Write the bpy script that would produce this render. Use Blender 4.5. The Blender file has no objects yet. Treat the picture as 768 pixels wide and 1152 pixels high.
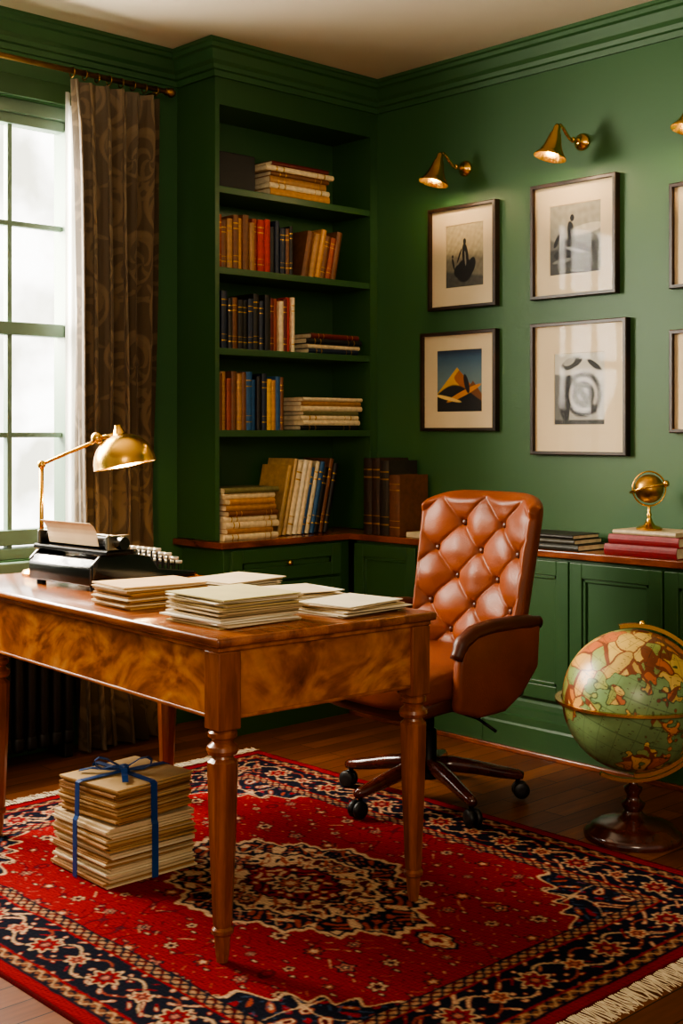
import bpy, bmesh, math, random
import numpy as np
from mathutils import Vector, Matrix
random.seed(7); np.random.seed(7)
pi=math.pi
COL=bpy.context.scene.collection
try: bpy.context.scene.view_settings.look='AgX - Medium High Contrast'
except Exception: pass

def lin(c):
    c=np.asarray(c,dtype=float)
    if c.max()>1.001: c=c/255.0
    return np.where(c<=0.04045,c/12.92,((c+0.055)/1.055)**2.4)
def L4(c):
    l=lin(c); return (float(l[0]),float(l[1]),float(l[2]),1.0)

# ---------------------------------------------------------------- materials
MC={}
def pbr(name,col,rough=.5,metal=0,var=0.0,vs=8,bump=0.0,bs=60,coat=0,coatr=.1,col2=None,spec=.5,stretch=None,sheen=0):
    if name in MC: return MC[name]
    m=bpy.data.materials.new(name); m.use_nodes=True; nt=m.node_tree; N=nt.nodes; K=nt.links
    b=N['Principled BSDF']; b.inputs['Roughness'].default_value=rough; b.inputs['Metallic'].default_value=metal
    b.inputs['Specular IOR Level'].default_value=spec
    b.inputs['Coat Weight'].default_value=coat; b.inputs['Coat Roughness'].default_value=coatr
    if sheen: b.inputs['Sheen Weight'].default_value=sheen
    b.inputs['Base Color'].default_value=L4(col)
    tc=N.new('ShaderNodeTexCoord'); mp=N.new('ShaderNodeMapping'); K.new(tc.outputs['Object'],mp.inputs[0])
    if stretch: mp.inputs['Scale'].default_value=stretch
    no=N.new('ShaderNodeTexNoise'); no.inputs['Scale'].default_value=vs; no.inputs['Detail'].default_value=4
    K.new(mp.outputs[0],no.inputs['Vector'])
    rp=N.new('ShaderNodeValToRGB'); rp.color_ramp.elements[0].position=.3; rp.color_ramp.elements[1].position=.7
    c=np.array(L4(col)[:3])
    a=c*(1-var); d=(np.array(L4(col2)[:3]) if col2 is not None else np.minimum(c*(1+var),1))
    rp.color_ramp.elements[0].color=(*a,1); rp.color_ramp.elements[1].color=(*d,1)
    K.new(no.outputs[0],rp.inputs[0]); K.new(rp.outputs[0],b.inputs['Base Color'])
    if bump:
        n2=N.new('ShaderNodeTexNoise'); n2.inputs['Scale'].default_value=bs; n2.inputs['Detail'].default_value=3
        K.new(mp.outputs[0],n2.inputs['Vector'])
        bp=N.new('ShaderNodeBump'); bp.inputs['Strength'].default_value=bump; bp.inputs['Distance'].default_value=.01
        K.new(n2.outputs[0],bp.inputs['Height']); K.new(bp.outputs[0],b.inputs['Normal'])
    MC[name]=m; return m

def wood(name,cols,scale=3,stretch=(1,6,6),rough=.3,coat=.3,dist=1.5,detail=8,pos=(.25,.45,.6,.8),fine=.45):
    if name in MC: return MC[name]
    m=bpy.data.materials.new(name); m.use_nodes=True; nt=m.node_tree; N=nt.nodes; K=nt.links
    b=N['Principled BSDF']; b.inputs['Roughness'].default_value=rough
    b.inputs['Coat Weight'].default_value=coat; b.inputs['Coat Roughness'].default_value=.12
    tc=N.new('ShaderNodeTexCoord'); mp=N.new('ShaderNodeMapping'); mp.inputs['Scale'].default_value=stretch
    K.new(tc.outputs['Object'],mp.inputs[0])
    no=N.new('ShaderNodeTexNoise'); no.inputs['Scale'].default_value=scale; no.inputs['Detail'].default_value=detail
    no.inputs['Distortion'].default_value=dist; K.new(mp.outputs[0],no.inputs['Vector'])
    rp=N.new('ShaderNodeValToRGB')
    while len(rp.color_ramp.elements)<len(cols): rp.color_ramp.elements.new(.5)
    for e,p,c in zip(rp.color_ramp.elements,pos,cols): e.position=p; e.color=L4(c)
    K.new(no.outputs[0],rp.inputs[0])
    fn=N.new('ShaderNodeTexNoise'); fn.inputs['Scale'].default_value=scale*12; fn.inputs['Detail'].default_value=4
    K.new(mp.outputs[0],fn.inputs['Vector'])
    mx=N.new('ShaderNodeMix'); mx.data_type='RGBA'; mx.blend_type='MULTIPLY'; mx.inputs[0].default_value=fine
    K.new(rp.outputs[0],mx.inputs[6]); K.new(fn.outputs[0],mx.inputs[7])
    K.new(mx.outputs[2],b.inputs['Base Color'])
    MC[name]=m; return m

def attrmat(name,rough=.6,coat=0,bump=0,bs=300,sheen=0,spec=.5,coatr=0.02,vr=.25):
    m=bpy.data.materials.new(name); m.use_nodes=True; nt=m.node_tree; N=nt.nodes; K=nt.links
    b=N['Principled BSDF']; b.inputs['Roughness'].default_value=rough; b.inputs['Coat Weight'].default_value=coat
    b.inputs['Coat Roughness'].default_value=coatr; b.inputs['Sheen Weight'].default_value=sheen
    b.inputs['Specular IOR Level'].default_value=spec
    a=N.new('ShaderNodeAttribute'); a.attribute_name='Col'
    tc=N.new('ShaderNodeTexCoord'); no=N.new('ShaderNodeTexNoise'); no.inputs['Scale'].default_value=bs
    K.new(tc.outputs['Object'],no.inputs['Vector'])
    mr=N.new('ShaderNodeMapRange'); mr.inputs[3].default_value=1-vr; mr.inputs[4].default_value=1+vr
    K.new(no.outputs[0],mr.inputs[0])
    vm=N.new('ShaderNodeVectorMath'); vm.operation='SCALE'
    K.new(a.outputs['Color'],vm.inputs[0]); K.new(mr.outputs[0],vm.inputs['Scale']); K.new(vm.outputs[0],b.inputs['Base Color'])
    if bump:
        bp=N.new('ShaderNodeBump'); bp.inputs['Strength'].default_value=bump; bp.inputs['Distance'].default_value=.003
        K.new(no.outputs[0],bp.inputs['Height']); K.new(bp.outputs[0],b.inputs['Normal'])
    return m

GREEN=pbr('green_paint',(48,83,46),.4,var=.07,vs=1.5,bump=.03,bs=180)
GREENW=pbr('green_wall_paint',(53,93,53),.5,var=.08,vs=1.2,bump=.04,bs=220)
CEIL=pbr('ceiling_paint',(216,202,180),.85,var=.03,vs=2)
BRASS=pbr('brass',(228,180,88),.24,1,var=.10,vs=12)
BRASSD=pbr('aged_brass',(150,112,58),.35,1,var=.2,vs=20)
BLACK=pbr('black_enamel',(14,14,15),.22,0,var=.2,coat=.5)
IRON=pbr('cast_iron',(14,14,13),.5,var=.2)
STEEL=pbr('dark_steel',(30,28,27),.35,.8)
PLASTIC=pbr('black_rubber',(12,12,12),.45)
DESK=wood('desk_wood',[(100,46,16),(160,86,36),(190,112,50),(212,138,68)],3.2,(1,2.2,2.2),.28,.35,2.2)
DESKL=wood('desk_leg_wood',[(92,42,16),(140,72,30),(168,94,42),(188,114,56)],4,(5,5,.7),.3,.3,1.0)
BURL=wood('desk_burl_wood',[(98,46,18),(158,86,34),(198,120,54),(224,154,80)],3.0,(1,1,1.6),.28,.35,4.0,pos=(.28,.44,.57,.76))
TOPW=wood('desk_top_wood',[(96,44,18),(142,76,34),(174,100,48),(198,124,66)],3,(.6,5,5),.24,.4,1.0)
COUNT=wood('counter_wood',[(84,36,16),(124,60,28),(154,78,36),(174,94,46)],3,(2,2,5),.25,.4,.6)
DARKW=wood('mahogany',[(46,16,10),(74,28,18),(96,40,24),(110,50,30)],4,(3,3,1),.2,.6,.6)
FRAMEW=wood('frame_walnut',[(26,15,9),(44,25,14),(58,34,20),(70,42,26)],6,(1,1,1),.4,.0,.5)
LEATHER=pbr('cognac_leather',(118,56,22),.42,var=.24,vs=6,bump=.12,bs=220,spec=.34)
LEATHERD=pbr('cognac_leather_dark',(74,32,17),.4,var=.25,vs=7,bump=.1,bs=220,spec=.4)
PAPER=pbr('paper_edges',(222,206,174),.8,var=.18,vs=30,stretch=(1,1,30))
GOLD=pbr('gilt_foil',(190,145,70),.35,.9)

# ---------------------------------------------------------------- builders
def link(o,parent=None):
    COL.objects.link(o)
    if parent: o.parent=parent
    return o
def tag(o,label=None,cat=None,group=None,kind=None):
    if label: o['label']=label
    if cat: o['category']=cat
    if group: o['group']=group
    if kind: o['kind']=kind
    return o
def thing(name,label,cat,loc=(0,0,0),rz=0,group=None):
    o=bpy.data.objects.new(name,None); o.empty_display_size=.05; o.location=loc; o.rotation_euler=(0,0,rz)
    COL.objects.link(o); return tag(o,label,cat,group)
def mesh(name,v,f,mats,parent=None,smooth=False,mi=None,loc=None):
    me=bpy.data.meshes.new(name); me.from_pydata([tuple(p) for p in v],[],f); me.update()
    if not isinstance(mats,(list,tuple)): mats=[mats]
    for m in mats: me.materials.append(m)
    if mi: me.polygons.foreach_set('material_index',mi)
    if smooth: me.polygons.foreach_set('use_smooth',[True]*len(me.polygons))
    o=bpy.data.objects.new(name,me)
    if loc: o.location=loc
    return link(o,parent)
def bmobj(name,bm,mats,parent=None,smooth=False,loc=None,ang=None):
    bmesh.ops.recalc_face_normals(bm,faces=bm.faces)
    me=bpy.data.meshes.new(name); bm.to_mesh(me); bm.free()
    if not isinstance(mats,(list,tuple)): mats=[mats]
    for m in mats: me.materials.append(m)
    if smooth:
        me.polygons.foreach_set('use_smooth',[True]*len(me.polygons))
        if ang is not None: me.set_sharp_from_angle(angle=ang)
    o=bpy.data.objects.new(name,me)
    if loc: o.location=loc
    return link(o,parent)
def addbox(bm,x0,x1,y0,y1,z0,z1,bev=0,seg=2):
    r=bmesh.ops.create_cube(bm,size=1)
    for v in r['verts']:
        v.co=Vector(((x0+x1)/2+v.co.x*(x1-x0),(y0+y1)/2+v.co.y*(y1-y0),(z0+z1)/2+v.co.z*(z1-z0)))
    if bev:
        es=set()
        for v in r['verts']: es.update(v.link_edges)
        bmesh.ops.bevel(bm,geom=list(es),offset=bev,segments=seg,affect='EDGES',profile=.5)
def boxes(name,bl,mats,parent=None,bev=0,seg=2,smooth=False,loc=None):
    bm=bmesh.new()
    for b in bl: addbox(bm,*b,bev=bev,seg=seg)
    return bmobj(name,bm,mats,parent,smooth,loc,ang=.6 if smooth else None)
def lathe(name,prof,mat,parent=None,segs=40,loc=None,smooth=True,rot=None,ang=.9):
    v=[];f=[]
    n=len(prof)
    for (r,z) in prof:
        for j in range(segs):
            a=2*pi*j/segs; v.append((r*math.cos(a),r*math.sin(a),z))
    for i in range(n-1):
        for j in range(segs):
            k=(j+1)%segs
            f.append((i*segs+j,i*segs+k,(i+1)*segs+k,(i+1)*segs+j))
    if prof[0][0]>1e-5: f.append(tuple(range(segs))[::-1])
    if prof[-1][0]>1e-5: f.append(tuple((n-1)*segs+j for j in range(segs)))
    o=mesh(name,v,f,mat,parent,smooth,loc=loc)
    if smooth: o.data.set_sharp_from_angle(angle=ang)
    if rot: o.rotation_euler=rot
    return o
def tube(name,pts,r,mat,parent=None,segs=12,closed=False,smooth=True,rs=None):
    P=[Vector(p) for p in pts]; n=len(P); v=[];f=[]
    up=Vector((0,0,1)); prev=None
    for i in range(n):
        if closed: t=(P[(i+1)%n]-P[i-1]).normalized()
        else: t=(P[min(i+1,n-1)]-P[max(i-1,0)]).normalized()
        if prev is None:
            a=t.cross(up)
            if a.length<.01: a=t.cross(Vector((1,0,0)))
            a.normalize()
        else:
            a=(prev-t*prev.dot(t)).normalized()
        prev=a; b=t.cross(a)
        rr=rs[i] if rs else r
        for j in range(segs):
            q=2*pi*j/segs; v.append(P[i]+a*rr*math.cos(q)+b*rr*math.sin(q))
    m=n if closed else n-1
    for i in range(m):
        for j in range(segs):
            k=(j+1)%segs; i2=(i+1)%n
            f.append((i*segs+j,i*segs+k,i2*segs+k,i2*segs+j))
    if not closed:
        f.append(tuple(range(segs))[::-1]); f.append(tuple((n-1)*segs+j for j in range(segs)))
    return mesh(name,v,f,mat,parent,smooth)
def cushion(name,c,s,mat,parent=None,p=5,sub=10,fn=None):
    bm=bmesh.new(); bmesh.ops.create_cube(bm,size=2)
    bmesh.ops.subdivide_edges(bm,edges=bm.edges[:],cuts=sub,use_grid_fill=True)
    for v in bm.verts:
        n=(abs(v.co.x)**p+abs(v.co.y)**p+abs(v.co.z)**p)**(1/p)
        q=v.co/n
        q=Vector((c[0]+q.x*s[0],c[1]+q.y*s[1],c[2]+q.z*s[2]))
        if fn: q=fn(q)
        v.co=q
    return bmobj(name,bm,mat,parent,True)
def prism(name,poly,axis,a0,a1,mat,parent=None,bev=0,seg=3,smooth=False):
    bm=bmesh.new()
    def mk(p,a):
        if axis=='x': return (a,p[0],p[1])
        if axis=='y': return (p[0],a,p[1])
        return (p[0],p[1],a)
    A=[bm.verts.new(mk(p,a0)) for p in poly]; B=[bm.verts.new(mk(p,a1)) for p in poly]
    bm.faces.new(A); bm.faces.new(B[::-1])
    n=len(poly)
    for i in range(n): bm.faces.new((A[i],B[i],B[(i+1)%n],A[(i+1)%n]))
    bmesh.ops.recalc_face_normals(bm,faces=bm.faces)
    if bev:
        es=[e for e in bm.edges if e.calc_face_angle(0)>.6]
        bmesh.ops.bevel(bm,geom=es,offset=bev,segments=seg,affect='EDGES',profile=.5)
    return bmobj(name,bm,mat,parent,smooth,ang=.8 if smooth else None)
def colgrid(name,P,C,mat,parent=None,smooth=True,wrap=False):
    n,m=P.shape[:2]
    idx=np.arange(n*m).reshape(n,m)
    if wrap:
        idx2=np.concatenate([idx,idx[:,:1]],1)
    else: idx2=idx
    q=np.stack([idx2[:-1,:-1],idx2[:-1,1:],idx2[1:,1:],idx2[1:,:-1]],-1).reshape(-1,4)
    me=bpy.data.meshes.new(name)
    me.vertices.add(n*m); me.vertices.foreach_set('co',P.reshape(-1).astype(np.float32))
    me.loops.add(q.size); me.loops.foreach_set('vertex_index',q.reshape(-1).astype(np.int32))
    me.polygons.add(len(q)); me.polygons.foreach_set('loop_start',(np.arange(len(q))*4).astype(np.int32))
    me.update(calc_edges=True)
    at=me.color_attributes.new('Col','FLOAT_COLOR','POINT')
    cc=np.ones((n*m,4),np.float32); cc[:,:3]=C.reshape(-1,3); at.data.foreach_set('color',cc.reshape(-1))
    me.materials.append(mat)
    if smooth: me.polygons.foreach_set('use_smooth',[True]*len(q))
    me.validate()
    o=bpy.data.objects.new(name,me); return link(o,parent)
def snoise(coords,freq,n=8,seed=0):
    r=np.random.RandomState(seed); s=0
    for i in range(n):
        k=r.normal(size=len(coords)); k/=np.linalg.norm(k); k*=freq*(.6+.8*r.rand())
        s=s+np.sin(sum(ki*c for ki,c in zip(k,coords))+r.rand()*6.28)
    return s/math.sqrt(n)

# ================================================================= ROOM
XW=-4.36; YP=4.09; ZC=2.80
XE=1.4; YS=-1.4
def floor_mat():
    m=bpy.data.materials.new('oak_floor'); m.use_nodes=True; nt=m.node_tree; N=nt.nodes; K=nt.links
    b=N['Principled BSDF']; b.inputs['Roughness'].default_value=.4; b.inputs['Specular IOR Level'].default_value=.1
    tc=N.new('ShaderNodeTexCoord'); mp=N.new('ShaderNodeMapping'); mp.inputs['Rotation'].default_value=(0,0,pi/2)
    K.new(tc.outputs['Object'],mp.inputs[0])
    br=N.new('ShaderNodeTexBrick'); br.inputs['Scale'].default_value=1; br.inputs['Brick Width'].default_value=.6; br.inputs['Row Height'].default_value=.085
    br.inputs['Mortar Size'].default_value=.002; br.inputs['Color1'].default_value=L4((108,58,27)); br.inputs['Color2'].default_value=L4((144,84,42)); br.inputs['Mortar'].default_value=L4((28,13,7))
    K.new(mp.outputs[0],br.inputs['Vector'])
    m2=N.new('ShaderNodeMapping'); m2.inputs['Scale'].default_value=(12,1.2,1); K.new(tc.outputs['Object'],m2.inputs[0])
    no=N.new('ShaderNodeTexNoise'); no.inputs['Scale'].default_value=5; no.inputs['Detail'].default_value=8; K.new(m2.outputs[0],no.inputs['Vector'])
    mx=N.new('ShaderNodeMix'); mx.data_type='RGBA'; mx.blend_type='MULTIPLY'; mx.inputs[0].default_value=.7
    K.new(br.outputs[0],mx.inputs[6]); K.new(no.outputs[0],mx.inputs[7]); K.new(mx.outputs[2],b.inputs['Base Color'])
    return m
o=boxes('floor',[(XW-.2,XE,YS,YP+.2,-.1,0)],floor_mat()); tag(o,'dark polished oak plank floor',None,kind='structure')
o=boxes('ceiling',[(XW-.2,XE,YS,YP+.2,ZC,ZC+.1)],CEIL); tag(o,'warm off-white plaster ceiling',kind='structure')
o=boxes('wall_north',[(XW-.2,XE,YP,YP+.2,0,ZC)],GREENW); tag(o,'deep green painted wall hung with pictures',kind='structure')
WY0,WY1,WZ0,WZ1=1.12,2.70,.74,2.50
o=boxes('wall_west',[(XW-.2,XW,YS,WY0,0,ZC),(XW-.2,XW,WY1,YP,0,ZC),(XW-.2,XW,WY0,WY1,0,WZ0),(XW-.2,XW,WY0,WY1,WZ1,ZC)],GREENW)
tag(o,'deep green painted wall with a tall sash window',kind='structure')
def crown(s=.86):
    return [(a*s,b*s) for a,b in [(0,0),(0,-.15),(.012,-.15),(.016,-.125),(.03,-.12),(.034,-.10),(.05,-.085),(.072,-.045),(.088,-.038),(.09,-.02),(.10,-.015),(.10,0)]]
o=prism('trim_1',[(YP-a,ZC+b) for a,b in crown()],'x',-4.09,XE,GREENW); tag(o,'stepped green crown moulding',kind='structure')
o=prism('trim_2',[(XW+a,ZC+b) for a,b in crown()],'y',YS,3.155,GREENW); tag(o,'stepped green crown moulding',kind='structure')
o=boxes('baseboard_west',[(XW,XW+.02,YS,3.14,0,.16),(XW,XW+.028,YS,3.14,0,.03)],GREENW,bev=.004); tag(o,'green painted baseboard',kind='structure')
WFR=pbr('window_paint',(104,128,110),.45,var=.05)
xg0,xg1=-4.46,-4.42
win=boxes('window_1',[(xg0-.03,xg1+.03,WY1-.05,WY1,WZ0,WZ1),(xg0-.03,xg1+.03,WY0,WY0+.05,WZ0,WZ1),(xg0-.03,xg1+.03,WY0,WY1,WZ1-.05,WZ1),
   (xg0-.03,xg1+.03,WY0,WY1,WZ0,WZ0+.04)]
   +[(xg0-.01,xg1+.01,WY0+.05,WY1-.05,z-h,z+h) for z,h in ((1.625,.025),(.82,.03),(2.43,.02))]
   +[(xg0+.005,xg1-.005,WY0+.05,WY1-.05,z-.010,z+.010) for z in (2.03,1.215)]
   +[(xg0+.003,xg1-.003,y-.010,y+.010,WZ0,WZ1-.04) for y in (2.42,2.165,1.91,1.655,1.40)],WFR,bev=.003)
tag(win,'tall paned sash window with green-grey painted frame',kind='structure')
gm=bpy.data.materials.new('window_glass'); gm.use_nodes=True; nt=gm.node_tree; nt.nodes.clear()
oo=nt.nodes.new('ShaderNodeOutputMaterial'); tr=nt.nodes.new('ShaderNodeBsdfTransparent'); gl=nt.nodes.new('ShaderNodeBsdfGlossy'); gl.inputs['Roughness'].default_value=.0
mx=nt.nodes.new('ShaderNodeMixShader'); mx.inputs[0].default_value=.05
nt.links.new(tr.outputs[0],mx.inputs[1]); nt.links.new(gl.outputs[0],mx.inputs[2]); nt.links.new(mx.outputs[0],oo.inputs[0])
mesh('window_pane',[(-4.44,WY0+.05,WZ0+.04),(-4.44,WY1-.05,WZ0+.04),(-4.44,WY1-.05,WZ1-.05),(-4.44,WY0+.05,WZ1-.05)],[(0,1,2,3)],gm,win)
o=boxes('trim_3',[(XW-.01,XW+.05,WY0-.06,WY1+.06,WZ0-.05,WZ0-.005)],WFR,bev=.006); tag(o,'painted window sill board',kind='structure')
o=boxes('trim_4',[(XW,XW+.02,WY1+.0,WY1+.08,WZ0-.0,WZ1+.08),(XW,XW+.02,WY0-.08,WY0,WZ0,WZ1+.08),(XW,XW+.02,WY0,WY1,WZ1,WZ1+.08)],GREEN,bev=.004); tag(o,'green painted window architrave',kind='structure')
em=bpy.data.materials.new('hazy_garden'); em.use_nodes=True; nt=em.node_tree; nt.nodes.clear(); N=nt.nodes;K=nt.links
oo=N.new('ShaderNodeOutputMaterial'); e=N.new('ShaderNodeEmission'); tc=N.new('ShaderNodeTexCoord'); no=N.new('ShaderNodeTexNoise'); no.inputs['Scale'].default_value=1.9; no.inputs['Detail'].default_value=9
rp=N.new('ShaderNodeValToRGB'); rp.color_ramp.elements[0].color=(.40,.39,.31,1); rp.color_ramp.elements[1].color=(1,.97,.90,1); rp.color_ramp.elements[0].position=.38; rp.color_ramp.elements[1].position=.58
K.new(tc.outputs['Object'],no.inputs['Vector']); K.new(no.outputs[0],rp.inputs[0]); K.new(rp.outputs[0],e.inputs[0]); e.inputs[1].default_value=7.0; K.new(e.outputs[0],oo.inputs[0])
o=mesh('exterior_backdrop',[(-6.2,-1,-1),(-6.2,6,-1),(-6.2,6,5),(-6.2,-1,5)],[(0,1,2,3)],em); tag(o,'hazy bright garden seen through the window',kind='structure')  # added glowing backdrop plane for the view outside, not a wall

# ================================================================= BOOKCASE
bx=-4.10; bz0=.785
bc=thing('bookcase','tall built-in green bookcase with open shelves in the corner','bookcase',(-4.23,3.62,0))
def W2(root,bl):
    l=root.location; return [(a-l.x,b-l.x,c-l.y,d-l.y,e-l.z,f-l.z) for a,b,c,d,e,f in bl]
yl,yr=3.16,4.088
boxes('bookcase_body',W2(bc,[(XW,bx,yl,yl+.022,bz0,2.79),(XW,bx,yr-.045,yr,bz0,2.79),(XW,XW+.008,yl+.022,yr-.045,bz0,2.56),(XW,bx-.001,yl+.022,yr-.045,2.56,2.79)]),GREEN,bc)
for z in (2.23,1.90,1.57,1.234):
    boxes('shelf',W2(bc,[(XW+.01,bx-.004,yl+.022,yr-.045,z-.028,z)]),GREEN,bc,bev=.002)
def cornice(root):
    prof=[(0,-.13),(.010,-.13),(.014,-.108),(.026,-.104),(.03,-.087),(.044,-.074),(.062,-.040),(.076,-.034),(.078,-.018),(.086,-.013),(.086,0),(0,0)]
    v=[];f=[];n=len(prof);l=root.location
    for a,b in prof: v.append((XW+.01-l.x,yl-a-l.y,ZC-.001+b))
    for a,b in prof: v.append((bx+a-l.x,yl-a-l.y,ZC-.001+b))
    for a,b in prof: v.append((bx+a-l.x,yr-l.y,ZC-.001+b))
    for s in (0,1):
        for i in range(n):
            j=(i+1)%n; f.append((s*n+i,s*n+j,(s+1)*n+j,(s+1)*n+i))
    f.append(tuple(range(n))); f.append(tuple(2*n+i for i in range(n))[::-1])
    o=mesh('cornice',v,f,GREENW,root)
    bm=bmesh.new(); bm.from_mesh(o.data); bmesh.ops.recalc_face_normals(bm,faces=bm.faces); bm.to_mesh(o.data); bm.free()
cornice(bc)
def paneldoor(root,axis,a0,a1,face,z0,z1):
    l=root.location; st=.055
    bl=[]
    def B(u0,u1,w0,w1,t0,t1):
        if axis=='y': return (u0-l.x,u1-l.x,face-t1-l.y,face-t0-l.y,w0,w1)
        return (face+t0-l.x,face+t1-l.x,u0-l.y,u1-l.y,w0,w1)
    g=.003; a0+=g;a1-=g
    bl+= [B(a0,a0+st,z0,z1,.0005,.02),B(a1-st,a1,z0,z1,.0005,.02),B(a0+st,a1-st,z1-st,z1,.0005,.02),B(a0+st,a1-st,z0,z0+st,.0005,.02)]
    m=.014
    bl+= [B(a0+st,a0+st+m,z0+st,z1-st,.0005,.014),B(a1-st-m,a1-st,z0+st,z1-st,.0005,.014),B(a0+st,a1-st,z1-st-m,z1-st,.0005,.014),B(a0+st,a1-st,z0+st,z0+st+m,.0005,.014)]
    bl+= [B(a0+st,a1-st,z0+st,z1-st,.0005,.006)]
    return boxes('cabinet_door',bl,GREEN,root,bev=.0025)
def plinth(root,axis,a0,a1,face,into):
    l=root.location
    prof=[(into,0),(-.036,0),(-.036,.10),(-.03,.108),(-.03,.135),(-.022,.14),(-.020,.165),(-.010,.172),(-.008,.19),(0,.2),(into,.2)]
    if axis=='y': prism('plinth',[(face+p-l.y,q) for p,q in prof],'x',a0-l.x,a1-l.x,GREEN,root)
    else: prism('plinth',[(face-p-l.x,q) for p,q in prof],'y',a0-l.y,a1-l.y,GREEN,root)
fx=-4.05
cb=thing('base_cabinet','green panelled base cabinet beneath the bookcase','cabinet',(-4.2,3.5,0))
boxes('cabinet_body',W2(cb,[(XW+.03,fx,3.165,3.86,.2,.752)]),GREEN,cb,bev=.002)
plinth(cb,'x',3.165,3.83,fx,.1)
paneldoor(cb,'x',3.19,3.80,fx,.22,.60); 
paneldoor(cb,'x',3.19,3.80,fx,.61,.745)
lathe('door_knob',[(.004,-.012),(.004,.0),(.010,.004),(.012,.010),(.009,.016),(0,.018)],BRASS,cb,16,loc=(fx+.026+4.2,3.49-3.5,.68),rot=(0,pi/2,0))
fy=3.87
units=[(-4.01,-3.26,2),(-3.258,-2.455,2),(-2.453,-1.65,2),(-1.648,-.85,2)]
for a,b,n in units:
    c=thing('base_cabinet','green panelled low cabinet beneath the picture wall','cabinet',((a+b)/2,3.97,0),group='low panelled cabinets along the wall')
    boxes('cabinet_body',W2(c,[(a,b,fy,YP-.002,.2,.752)]),GREEN,c,bev=.002)
    plinth(c,'y',a,b,fy,.1)
    w=(b-a)/n
    for i in range(n): paneldoor(c,'y',a+i*w,a+(i+1)*w,fy,.215,.742)
wt=thing('worktop','polished brown wooden ledge topping the low green cabinets','worktop',(-3.0,3.95,.755))
prism('worktop_board',[(x+3.0,y-3.95) for x,y in ((XW+.002,3.135),(-4.025,3.135),(-4.025,3.845),(-.85,3.845),(-.85,YP-.002),(XW+.002,YP-.002))],'z',0,.027,COUNT,wt,bev=.004)
o=boxes('baseboard_north',[(-4.0,-.85,3.812,3.832,0,.018)],COUNT,bev=.003); tag(o,'thin brown wooden floor strip at the cabinet foot',kind='structure')

# ================================================================= BOOKS
def cov(c,rough=.5):
    k='cover_%02x%02x%02x'%tuple(c)
    return pbr(k,c,rough,var=.22,vs=40,bump=.1,bs=300)
def book(loc,t,h,d,color,rot=(0,0,0),bands=True,label='book',group=None,pages=None):
    c=.0025; v=[];f=[];mi=[]
    O=[(-d,-t/2),(-.004,-t/2),(0,-t/4),(.0015,0),(0,t/4),(-.004,t/2),(-d,t/2)]
    I=[(-d,-t/2+c),(-.006,-t/2+c),(-.004,-t/4),(-.003,0),(-.004,t/4),(-.006,t/2-c),(-d,t/2-c)]
    zs=[0,.13*h,.15*h,.24*h,.25*h,.74*h,.76*h,.84*h,.86*h,h]
    nb=len(O)
    for z in zs:
        for p in O: v.append((p[0],p[1],z))
    for i in range(len(zs)-1):
        for j in range(nb-1):
            f.append((i*nb+j,i*nb+j+1,(i+1)*nb+j+1,(i+1)*nb+j))
            mi.append(2 if (bands and i in (1,3,5,7) and 1<=j<=4) else 0)
    s=len(v)
    for z in (0,h):
        for p in I: v.append((p[0],p[1],z))
    for j in range(nb-1): f.append((s+j+1,s+j,s+nb+j,s+nb+j+1)); mi.append(0)
    top=(len(zs)-1)*nb
    for j in range(nb-1):
        f.append((j+1,j,s+j,s+j+1)); mi.append(0)
        f.append((top+j,top+j+1,s+nb+j+1,s+nb+j)); mi.append(0)
    f.append((0,top,s+nb,s)); mi.append(0); f.append((nb-1,s+nb-1,s+2*nb-1,top+nb-1)); mi.append(0)
    s=len(v); x0,x1,y0,y1,z0,z1=-d+.004,-.006,-t/2+c,t/2-c,.003,h-.003
    v+=[(x0,y0,z0),(x1,y0,z0),(x1,y1,z0),(x0,y1,z0),(x0,y0,z1),(x1,y0,z1),(x1,y1,z1),(x0,y1,z1)]
    for q in ((0,3,2,1),(4,5,6,7),(0,1,5,4),(2,3,7,6),(1,2,6,5),(3,0,4,7)): f.append(tuple(s+i for i in q)); mi.append(1)
    o=mesh('book',v,f,[cov(color),pages or PAPER,GOLD],None,mi=mi)
    o.location=loc; o.rotation_euler=rot
    return tag(o,label,'book',group)
def row(y,z,specs,front,group,h0,lab,lean=0,d0=.16):
    for (c,t,nm) in specs:
        h=h0*random.uniform(.88,1.04); d=d0*random.uniform(.92,1.05)
        if lean:
            zz=z+t/2*abs(math.sin(lean))+.0005; yy=y+t/2/math.cos(lean); step=t/math.cos(lean)+.0015
        else: zz=z+.0005; yy=y+t/2; step=t+.001
        book((front-random.uniform(0,.02),yy,zz),t,h,d,c,(lean,0,0),bands=random.random()<.6,label='%s book %s'%(nm,lab),group=group)
        y+=step
    return y
def flat(yc,z,specs,front,group,lab,L=.22,d0=.16):
    for (c,t,nm) in specs:
        h=L*random.uniform(.86,1.05); d=d0*random.uniform(.95,1.05); j=random.uniform(-.010,.008)
        book((front-random.uniform(0,.012),yc+h/2+j,z+t/2+.0005),t,h,d,c,(pi/2,0,0),bands=random.random()<.5,label='%s book %s'%(nm,lab),group=group)
        z+=t+.0008
BR=(112,70,40);TN=(164,120,74);RU=(140,60,30);RD=(168,36,22);NV=(26,36,56);BK=(24,22,22);MR=(96,28,24);CR=(218,198,160);BL=(38,84,130);TE=(40,92,110);YE=(204,160,52);OL=(106,102,66);OC=(182,130,64)
F=bx-.02
o=boxes('storage_box',[(-.10,.07,-.095,.095,0,.15)],pbr('black_board',(26,24,24),.6,var=.2),None,bev=.004,loc=(-4.2,3.30,2.2305)); tag(o,'dark storage box on the top shelf','box')
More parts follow.
